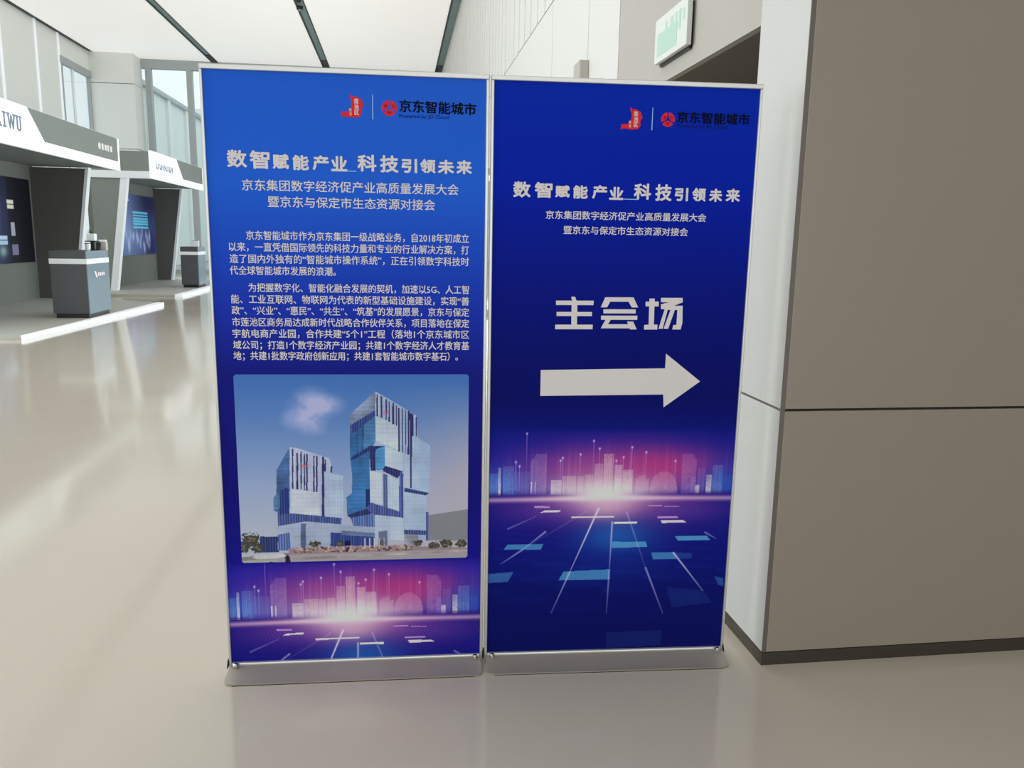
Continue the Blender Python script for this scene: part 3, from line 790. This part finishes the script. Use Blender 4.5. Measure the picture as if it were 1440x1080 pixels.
def inside(u, v, poly):
    c = np.zeros(u.shape, bool)
    n = len(poly)
    for i in range(n):
        x1, y1 = poly[i]
        x2, y2 = poly[(i + 1) % n]
        if y1 == y2:
            continue
        cond = ((y1 > v) != (y2 > v)) & (u < (x2 - x1) * (v - y1) / (y2 - y1) + x1)
        c ^= cond
    return c.astype(float)


def fine_noise(shape, seed, k=1):
    r = np.random.default_rng(seed)
    n = r.random((shape[0] // k + 2, shape[1] // k + 2))
    n = np.repeat(np.repeat(n, k, 0), k, 1)[:shape[0], :shape[1]]
    return n


def value_noise(u, v, s, seed):
    r = np.random.default_rng(seed)
    g_ = r.random((64, 64))
    x, y = u / s, v / s
    xi, yi = np.floor(x).astype(int), np.floor(y).astype(int)
    fx, fy = x - xi, y - yi
    fx, fy = fx * fx * (3 - 2 * fx), fy * fy * (3 - 2 * fy)
    a = g_[yi % 64, xi % 64]; b_ = g_[yi % 64, (xi + 1) % 64]; c_ = g_[(yi + 1) % 64, xi % 64]; d = g_[(yi + 1) % 64, (xi + 1) % 64]
    return (a * (1 - fx) + b_ * fx) * (1 - fy) + (c_ * (1 - fx) + d * fx) * fy


def city(img, u, w):
    """glowing city over a blue plain; w is the height in the right-hand print"""
    above = w > 546
    sm = 1 / (1 + np.exp(-(w - 546) / 5))
    # night-blue glow beyond the town
    blend(img, gauss(u, w, 380, 590, 520, 190) * 0.55 * sm, (20, 28, 150))
    blend(img, gauss(u, w, 400, 632, 300, 100) * 0.75 * sm, (84, 34, 132))
    blend(img, gauss(u, w, 420, 632, 300, 74) * 0.75 * sm, (150, 62, 134))
    blend(img, gauss(u, w, 560, 636, 170, 62) * 0.75 * sm, (176, 52, 118))
    blend(img, gauss(u, w, 290, 620, 150, 60) * 0.6 * sm, (150, 76, 140))
    blend(img, gauss(u, w, 20, 585, 110, 50) * 0.6 * sm, (52, 104, 196))
    blend(img, gauss(u, w, 770, 590, 80, 60) * 0.6 * sm, (30, 76, 170))
    streak = value_noise(u, w * 0 + 3.3, 5.0, 5)
    blend(img, np.clip(streak - 0.6, 0, 1) * 0.8 * gauss(u, w, 400, 620, 340, 70) * sm, (208, 140, 196))
    blend(img, gauss(u, w, 376, 575, 190, 40) * 0.65 * sm, (206, 176, 190))
    cols = {'c': (150, 190, 225), 'w': (222, 214, 214), 'l': (170, 150, 200), 'd': (190, 160, 204), 's': (218, 200, 200), 'r': (214, 176, 190), 'o': (214, 160, 186), 'e': (190, 150, 204), 'b': (70, 120, 200)}
    for a, b_, t_, al, k in BLOCKS:
        m_ = rect(u, w, a, b_, 546, t_)
        wd = b_ - a
        if k == 'o':
            m_ = ((((u - (a + b_) / 2) / (wd / 2)) ** 2 + ((w - 560) / (t_ - 560)) ** 2 < 1) & (w > 546)).astype(float)
        if k == 'r':
            m_ = m_ * (1 - ((u - a < 9) & (w > t_ - 9)).astype(float)) * (1 - ((b_ - u < 12) & (w > t_ - 12)).astype(float))
        if k == 'd':
            m_ = m_ * (1 - ((u - a) / 20 + (t_ - w) / 26 < 1).astype(float) * (u - a < 20))
        if k == 'e':
            m_ = m_ * (1 - ((b_ - u) / 14 + (t_ - w) / 22 < 1).astype(float) * (b_ - u < 14))
        grow = 0.75 + 0.4 * np.clip((600 - w) / 60, 0, 1)
        if k in 'de':
            m_ = m_ * (0.35 + 0.9 * ((np.sin(u * 1.15) * np.sin(w * 0.85 + 2 * np.sin(u)) > 0.0)))
        if k in 'slc':
            m_ = m_ * (0.72 + 0.4 * (np.sin(u * 1.1) > 0))
        blend(img, m_ * al * grow * np.clip(0.72 + (t_ - w) / 200, 0, 1) * (0.8 + 0.35 * value_noise(u, w, 7, int(a) + 9)), cols[k])
    blend(img, rect(u, w, 134, 138, 552, 590) * 0.7 + rect(u, w, 147, 150, 552, 590) * 0.7, (230, 220, 235))
    for x, t_ in PINS:
        blend(img, np.exp(-((u - x) / 1.1) ** 2) * ((w < t_) & (w > 560)) * np.clip(0.75 - (t_ - w) / 260, 0.2, 1) * 0.8, (190, 150, 220))
        blend(img, gauss(u, w, x, t_, 3.0, 3.6) * 0.9, (214, 200, 240))
    # plain
    below = 1 - sm
    base = np.array((14, 18, 112.0))
    far = np.clip((546 - w) / 420, 0, 1)
    img[:] = img * (1 - (below * np.exp(-far * 2))[..., None]) + base * (below * np.exp(-far * 2))[..., None]
    blend(img, gauss(u, w, 400, 545, 350, 105) * 0.9 * below, (112, 40, 122))
    blend(img, gauss(u, w, 400, 520, 170, 60) * 0.6 * below, (176, 110, 160))
    blend(img, gauss(u, w, 420, 400, 130, 62) * 0.75 * below, (30, 96, 172))
    blend(img, gauss(u, w, 400, 290, 260, 60) * 0.35 * below, (22, 46, 140))
    hatch = (np.sin((u + 1.2 * w) * 0.55) > 0.2) * 1.0
    hatch2 = (np.sin((u - 1.2 * w) * 0.55) > 0.2) * 1.0
    blend(img, hatch * gauss(u, w, 640, 488, 150, 40) * 0.5 * below, (120, 84, 190))
    blend(img, hatch2 * gauss(u, w, 190, 492, 150, 36) * 0.5 * below, (120, 84, 190))
    cell = ((np.floor((u - 380) / np.maximum(560 - w, 20) * 2.2) + np.floor(6000 / np.maximum(600 - w, 30))) % 3 == 0) * 1.0
    blend(img, cell * below * 0.06 * np.clip((500 - w) / 100, 0, 1) * np.clip((w - 40) / 200, 0, 1), (40, 80, 190))
    # horizon light
    blend(img, np.exp(-((w - (534 - 4 * np.abs(u - 380) / 380)) / 8.5) ** 2) * (0.62 + 0.38 * np.exp(-((u - 376) / 230) ** 2)), (212, 172, 202))
    blend(img, gauss(u, w, 374, 545, 135, 34), (226, 212, 216))
    blend(img, gauss(u, w, 385, 500, 100, 40) * 0.6, (214, 176, 196))
    blend(img, rect(u, w, 0, 60, 549, 552) * 0.4 + rect(u, w, 690, 800, 548, 552) * 0.5, (60, 30, 110))
    pc = {'b': (74, 138, 190), 'w': (222, 210, 230), 'p': (200, 150, 210)}
    for q, c_, a in PLANKS:
        blend(img, inside(u, w, q) * a, pc[c_])
    for x0, y0, x1, y1, s_ in RAYS:
        d = math.hypot(x1 - x0, y1 - y0)
        tt = ((u - x0) * (x1 - x0) + (w - y0) * (y1 - y0)) / d / d
        dist = np.abs((u - x0) * (y1 - y0) - (w - y0) * (x1 - x0)) / d
        blend(img, np.exp(-(dist / (1.4 + 1.8 * np.clip(1 - tt, 0, 1))) ** 2) * ((tt > 0) & (tt < 1)) * s_ * np.clip(1.2 - tt * 0.6, 0, 1), (206, 196, 236))
    return img


def ramp(v, stops):
    xs = [s_[0] for s_ in stops][::-1]
    return np.stack([np.interp(v, xs, [s_[1][k] for s_ in stops][::-1]) for k in range(3)], -1)


LEFT_STOPS = [(1810, (32, 82, 186)), (1500, (31, 84, 190)), (1300, (27, 64, 174)), (1100, (24, 42, 150)), (950, (21, 26, 116)), (600, (20, 18, 104)), (340, (22, 20, 124)), (300, (30, 30, 152)), (0, (22, 20, 120))]
RIGHT_STOPS = [(1810, (5, 36, 152)), (1500, (5, 28, 146)), (1250, (8, 20, 120)), (1000, (9, 15, 97)), (850, (10, 14, 90)), (700, (15, 24, 124)), (546, (18, 26, 140)), (250, (10, 16, 92)), (0, (10, 14, 80))]


def left_art(u, v):
    img = ramp(v, LEFT_STOPS)
    lo = v < 345
    c_ = img.copy()
    city(c_, u + 4, v + 400)
    k = np.clip((338 - v) / 10, 0, 1)[..., None]
    return img * (1 - k) + c_ * k


def right_art(u, v):
    img = ramp(v, RIGHT_STOPS)
    c_ = img.copy()
    city(c_, u, v)
    k = np.clip((770 - v) / 20, 0, 1)[..., None]
    return img * (1 - k) + c_ * k


def photo_art(u, v):
    """picture of the two office towers; u, v from the print's own corner"""
    img = ramp(v, [(942, (62, 102, 170)), (820, (82, 116, 176)), (700, (112, 136, 184)), (580, (140, 154, 190)), (450, (160, 166, 188)), (338, (168, 166, 184))])
    blend(img, np.clip((u - 480) / 300, 0, 1) * np.clip((920 - v) / 300, 0, 1) * 0.75, (176, 160, 170))
    nz = value_noise(u, v, 60, 1) * 0.5 + value_noise(u, v, 28, 2) * 0.3 + value_noise(u, v, 12, 3) * 0.2
    cl = gauss(u, v, 280, 855, 50, 42) + 0.8 * gauss(u, v, 330, 845, 45, 26) + 0.7 * gauss(u, v, 235, 805, 42, 36) + 0.75 * gauss(u, v, 285, 780, 36, 30) + 0.6 * gauss(u, v, 255, 830, 60, 40)
    blend(img, np.clip(cl * (0.25 + 1.1 * nz) * 1.05 - 0.12, 0, 0.9), (168, 168, 208))
    for q, c_ in PHOTO:
        a = inside(u, v, q)
        t_ = np.array(c_, float)
        if c_[0] > 140 and c_[2] > 180:
            t_ = t_ * (0.98 + 0.16 * (nz[..., None] - 0.45) + 0.03 * (np.sin(u * 0.7) > 0.6)[..., None] - 0.035 * (np.sin(v * 0.45) > 0.8)[..., None] + 0.05 * (nz[..., None] - 0.5))
            img[:] = img * (1 - a[..., None]) + t_ * a[..., None]
        elif c_[2] > 150:
            t_ = t_ * (0.86 + 0.06 * (np.sin(v * 0.5) > 0.5)[..., None] + 0.5 * (nz[..., None] - 0.5))
            img[:] = img * (1 - a[..., None]) + t_ * a[..., None]
        elif c_[0] < 76:
            t_ = t_ * (1 + 0.5 * (np.sin(u * 0.8) > 0.5)[..., None])
            img[:] = img * (1 - a[..., None]) + t_ * a[..., None]
        else:
            blend(img, a, c_)
    for q in STRIPES:
        blend(img, inside(u, v, q) * 0.95, (44, 42, 92))
    blend(img, gauss(u, v, 248, 654, 14, 4) * 0.7 + gauss(u, v, 500, 822, 12, 5) * 0.6, (190, 90, 110))
    n2 = value_noise(u, v, 5, 9)
    for x, y, rx, ry in TREES:
        a = gauss(u, v, x, y, rx, ry) + (n2 - 0.5) * 0.5
        blend(img, np.clip((a - 0.42) * 6, 0, 1), (58, 62, 58))
        blend(img, np.clip((a - 0.75) * 5, 0, 1) * (n2 > 0.5), (104, 92, 78))
    band = rect(u, v, 205, 580, 366, 388)
    blend(img, band * (n2 > 0.5) * 0.7, (158, 122, 122))
    blend(img, band * (n2 > 0.75) * 0.7, (190, 176, 160))
    blend(img, band * (n2 < 0.3) * 0.8, (64, 58, 70))
    for x in (430, 445, 460, 475, 490):
        blend(img, rect(u, v, x - 1.5, x + 1.5, 380, 412) * 0.8, (214, 206, 214))
    return img


# ------------------------------------------------------------------ banner stands
def banner(x, y, a, label, kind):
    H = 1.8136
    t = thing('banner_stand', label, 'banner stand', (x, y, 0), a, group='banner stands side by side')
    tilt, z0 = 0.0115, 0.03

    def place(o):
        o.location = (0, 0, z0)
        o.rotation_euler = (tilt, 0, 0)
        return o
    ORIGIN[t.name] = Vector((0, 0, 0))
    rows = np.concatenate([np.arange(0, 348 if kind == 'left' else 782, 1.7), np.arange(350 if kind == 'left' else 784, H * 1000, 18), [H * 1000]])
    pr = colour_grid('print', t, (0, 0, z0), 480, 2, 800, 1000, left_art if kind == 'left' else right_art, M_print, plane='z', rows=rows)
    pr.rotation_euler = (tilt, 0, 0)
    pr['label'] = 'blue print with a glowing city skyline' + (' and a paragraph of white text' if kind == 'left' else ' and a large white arrow')
    place(obj('backing_sheet', MB().box(0, 0.8, 0.0008, 0.006, 0.0, H), M_booth_white, t))
    fl, fr = (0.008, 0.0096) if kind == 'left' else (0.0096, 0.008)
    for xa, xb in ((-fl, 0.0), (0.8, 0.8 + fr)):
        m = MB().box(xa, xb, -0.006, 0.016, -0.02, H)
        place(obj('upright', m, M_alu, t, bevel=0.002))
    place(obj('top_rail', MB().box(-fl, 0.8 + fr, -0.007, 0.017, H, H + 0.014), M_alu, t, bevel=0.002))
    place(obj('bottom_rail', MB().box(0.0, 0.8, -0.009, 0.018, -0.02, 0.0), M_alu, t, bevel=0.004))
    # foot: aluminium plate sweeping down to the floor in front and behind
    m = MB()
    nx, ny = 40, 28
    x0, x1, yh, rr = -0.010, 0.806, 0.097, 0.03
    for j in range(ny + 1):
        q = -1 + 2 * j / ny
        yy = q * yh
        # rounded corners in plan, and ends pinched a little towards the rail
        cut = 0.0
        if abs(yy) > yh - rr:
            cut = rr - math.sqrt(max(0.0, rr * rr - (abs(yy) - (yh - rr)) ** 2))
        pinch = 0.008 * (1 - abs(q))
        for i in range(nx + 1):
            xx = (x0 + cut + pinch) + (x1 - cut - pinch - (x0 + cut + pinch)) * i / nx
            s_ = max(0.0, 1 - abs(yy) / yh)
            zz = 0.006 + 0.020 * s_ ** 1.7
            m.v.append((xx, yy, zz))
    N = (nx + 1) * (ny + 1)
    m.v += [(p[0], p[1], 0.0015) for p in m.v[:N]]
    ix = lambda i, j, b_=0: b_ * N + j * (nx + 1) + i
    for j in range(ny):
        for i in range(nx):
            m.f.append((ix(i, j), ix(i + 1, j), ix(i + 1, j + 1), ix(i, j + 1)))
            m.f.append((ix(i, j, 1), ix(i, j + 1, 1), ix(i + 1, j + 1, 1), ix(i + 1, j, 1)))
    for i in range(nx):
        m.f.append((ix(i, 0), ix(i, 0, 1), ix(i + 1, 0, 1), ix(i + 1, 0)))
        m.f.append((ix(i, ny), ix(i + 1, ny), ix(i + 1, ny, 1), ix(i, ny, 1)))
    for j in range(ny):
        m.f.append((ix(0, j), ix(0, j + 1), ix(0, j + 1, 1), ix(0, j, 1)))
        m.f.append((ix(nx, j), ix(nx, j, 1), ix(nx, j + 1, 1), ix(nx, j + 1)))
    ft = obj('foot', m, M_foot, t)
    obj('foot_edge', MB().box(x0 + rr, x1 - rr, -yh - 0.0006, -yh + 0.001, 0.0, 0.0022), M_rubber, t)
    for sx in (0.016, 0.784):
        k = MB().lathe((sx, -0.018, 0.0), [(0.0085, 0.022), (0.0085, 0.030), (0.005, 0.034)], 16)
        obj('screw', k, M_screw, t)
    for xe in (-fl - 0.0005, 0.8 + fr - 0.0025):
        m = MB().prism([(xe, -0.020, 0.018), (xe, -0.007, 0.040), (xe, 0.013, 0.040), (xe, 0.026, 0.018)], (0.003 if xe > 0 else -0.003, 0, 0))
        obj('end_bracket', m, M_rubber, t)

    Y1, Y2 = -0.0006, -0.0011
    Lf = kind == 'left'
    # top logos
    f = Flat()
    dx, dz = (0, 0) if Lf else (-1.6, -9.0)
    f.poly([(p[0] + dx, p[1] + dz) for p in RED_MARK])
    f.build('red_emblem', M_red_ink, pr, Y1, 'red map-shaped emblem with white characters')
    f = Flat()
    for k, ch in enumerate('莲池区'):
        zt = 1748 - k * 15.5
        f.text(ch, 419 + dx + k * 0.5, 432 + dx + k * 0.5, zt - 14 + dz, zt + dz, offset=0.0, glyph_box=True, bold=0.3)
    f.text('商', 404 + dx, 412 + dx, 1712 + dz, 1721 + dz, offset=0.0, glyph_box=True)
    f.text('务', 405 + dx, 413 + dx, 1701 + dz, 1710 + dz, offset=0.0, glyph_box=True)
    f.build('emblem_lettering', M_white_ink, pr, Y2, kind='stuff')
    lx, la, lb = (472, 1692, 1760.5) if Lf else (474.3, 1686, 1751)
    Flat().poly([(lx - 1.3, la), (lx + 1.3, la), (lx + 1.0, lb), (lx - 1.0, lb)]).build('divider_line', M_pale_ink, pr, Y1)
    cx, cz, rad = (519.7, 1724.9, 22.0) if Lf else (521.9, 1718.5, 21.0)
    f = Flat()
    g_ = 0.13
    for k in range(3):
        a0 = math.pi / 2 + k * 2 * math.pi / 3
        f.disc(cx, cz, rad, 14, a0 + g_, a0 + 2 * math.pi / 3 - g_, r0=rad * 0.42)
    f.disc(cx, cz - rad * 0.45, rad * 0.30, 16)
    f.disc(cx - rad * 0.42, cz + rad * 0.22, rad * 0.26, 16)
    f.disc(cx + rad * 0.42, cz + rad * 0.22, rad * 0.26, 16)
    f.build('round_logo', M_red_ink, pr, Y1, 'red round logo split in three by a Y shape', kind='stuff')
    if Lf:
        Flat().text('京东智能城市', 548.3, 770.5, 1730.2, 31.5, -3.3, bold=1.0).build('logo_lettering', M_navy_ink, pr, Y1, kind='stuff')
        Flat().text('Powered by JD Cloud', 548.1, 692, 1704, 13, 0.8, bold=0.1).build('logo_subline', M_navy_small, pr, Y1, kind='stuff')
    else:
        Flat().text('京东智能城市', 549.7, 773.1, 1725.1, 30.3, -1.3, bold=1.0).build('logo_lettering', M_navy_ink, pr, Y1, kind='stuff')
        Flat().text('Powered by JD Cloud', 551.1, 706.3, 1700.5, 13, 0.8, bold=0.1).build('logo_subline', M_navy_small, pr, Y1, kind='stuff')
    # slogan
    for ch, xa, xb, za, zb in (HEAD_LEFT if Lf else HEAD_RIGHT):
        Flat().text(ch, xa, xb, za, zb, glyph_box=True, bold=1.7).build('slogan_character', M_white_ink, pr, Y1)
    ux, uz = (380, 1545) if Lf else (398, 1483)
    Flat().poly([(ux, uz - 1), (ux + 42, uz - 1), (ux + 42, uz + 1.5), (ux, uz + 1.5)]).build('slogan_underline', M_pale_ink, pr, Y1)
    if Lf:
        f = Flat()
        f.text('京东集团数字经济促产业高质量发展大会', 95.5, 721.1, 1498.5, 29.6, bold=0.4)
        f.text('暨京东与保定市生态资源对接会', 167.1, 651.3, 1452.7, 29.3, bold=0.4)
        f.build('subtitle', M_white_ink, pr, Y1, kind='stuff')
        for s_, xa, xb, zc, h_, sl in BODY:
            f = Flat().text(s_, xa, xb, zc, 24.6, sl * 0.5, bold=0.38)
            f.build('text_line', M_white_ink, pr, Y1, kind='stuff')

        def corner(cu, cv):
            r_ = 9
            du = np.maximum(r_ - cu, cu - (710 - r_))
            dv = np.maximum(r_ - cv, cv - (604 - r_))
            return (du > 0) & (dv > 0) & (du ** 2 + dv ** 2 > r_ ** 2)
        ph = colour_grid('printed_picture', pr, (0.0465, Y1, 0.338), 430, 370, 710, 604, lambda u, v: photo_art(u + 46.5, v + 338), M_print, plane='z', skip=corner)
        ph['label'] = 'picture of two glass office towers under a blue sky'
    else:
        f = Flat()
        f.text('京东集团数字经济促产业高质量发展大会', 160.7, 657.6, 1431.8, 23.5, bold=0.38)
        f.text('暨京东与保定市生态资源对接会', 216.2, 602.7, 1387.7, 23.2, bold=0.38)
        f.build('subtitle', M_white_ink, pr, Y1, kind='stuff')
        for gl in HALL_GLYPHS:
            f = Flat()
            for q in gl:
                f.poly(q)
            f.build('large_character', M_white_ink, pr, Y1)
        Flat().poly(ARROW).build('arrow', M_white_ink, pr, Y1, 'large white arrow pointing right')
    return t


banner(-0.5374, 2.5148, -0.0331, 'left blue banner stand with white paragraphs and a picture of two towers', 'left')
banner(0.2867, 2.4902, -0.0520, 'right blue banner stand with large white characters and an arrow', 'right')
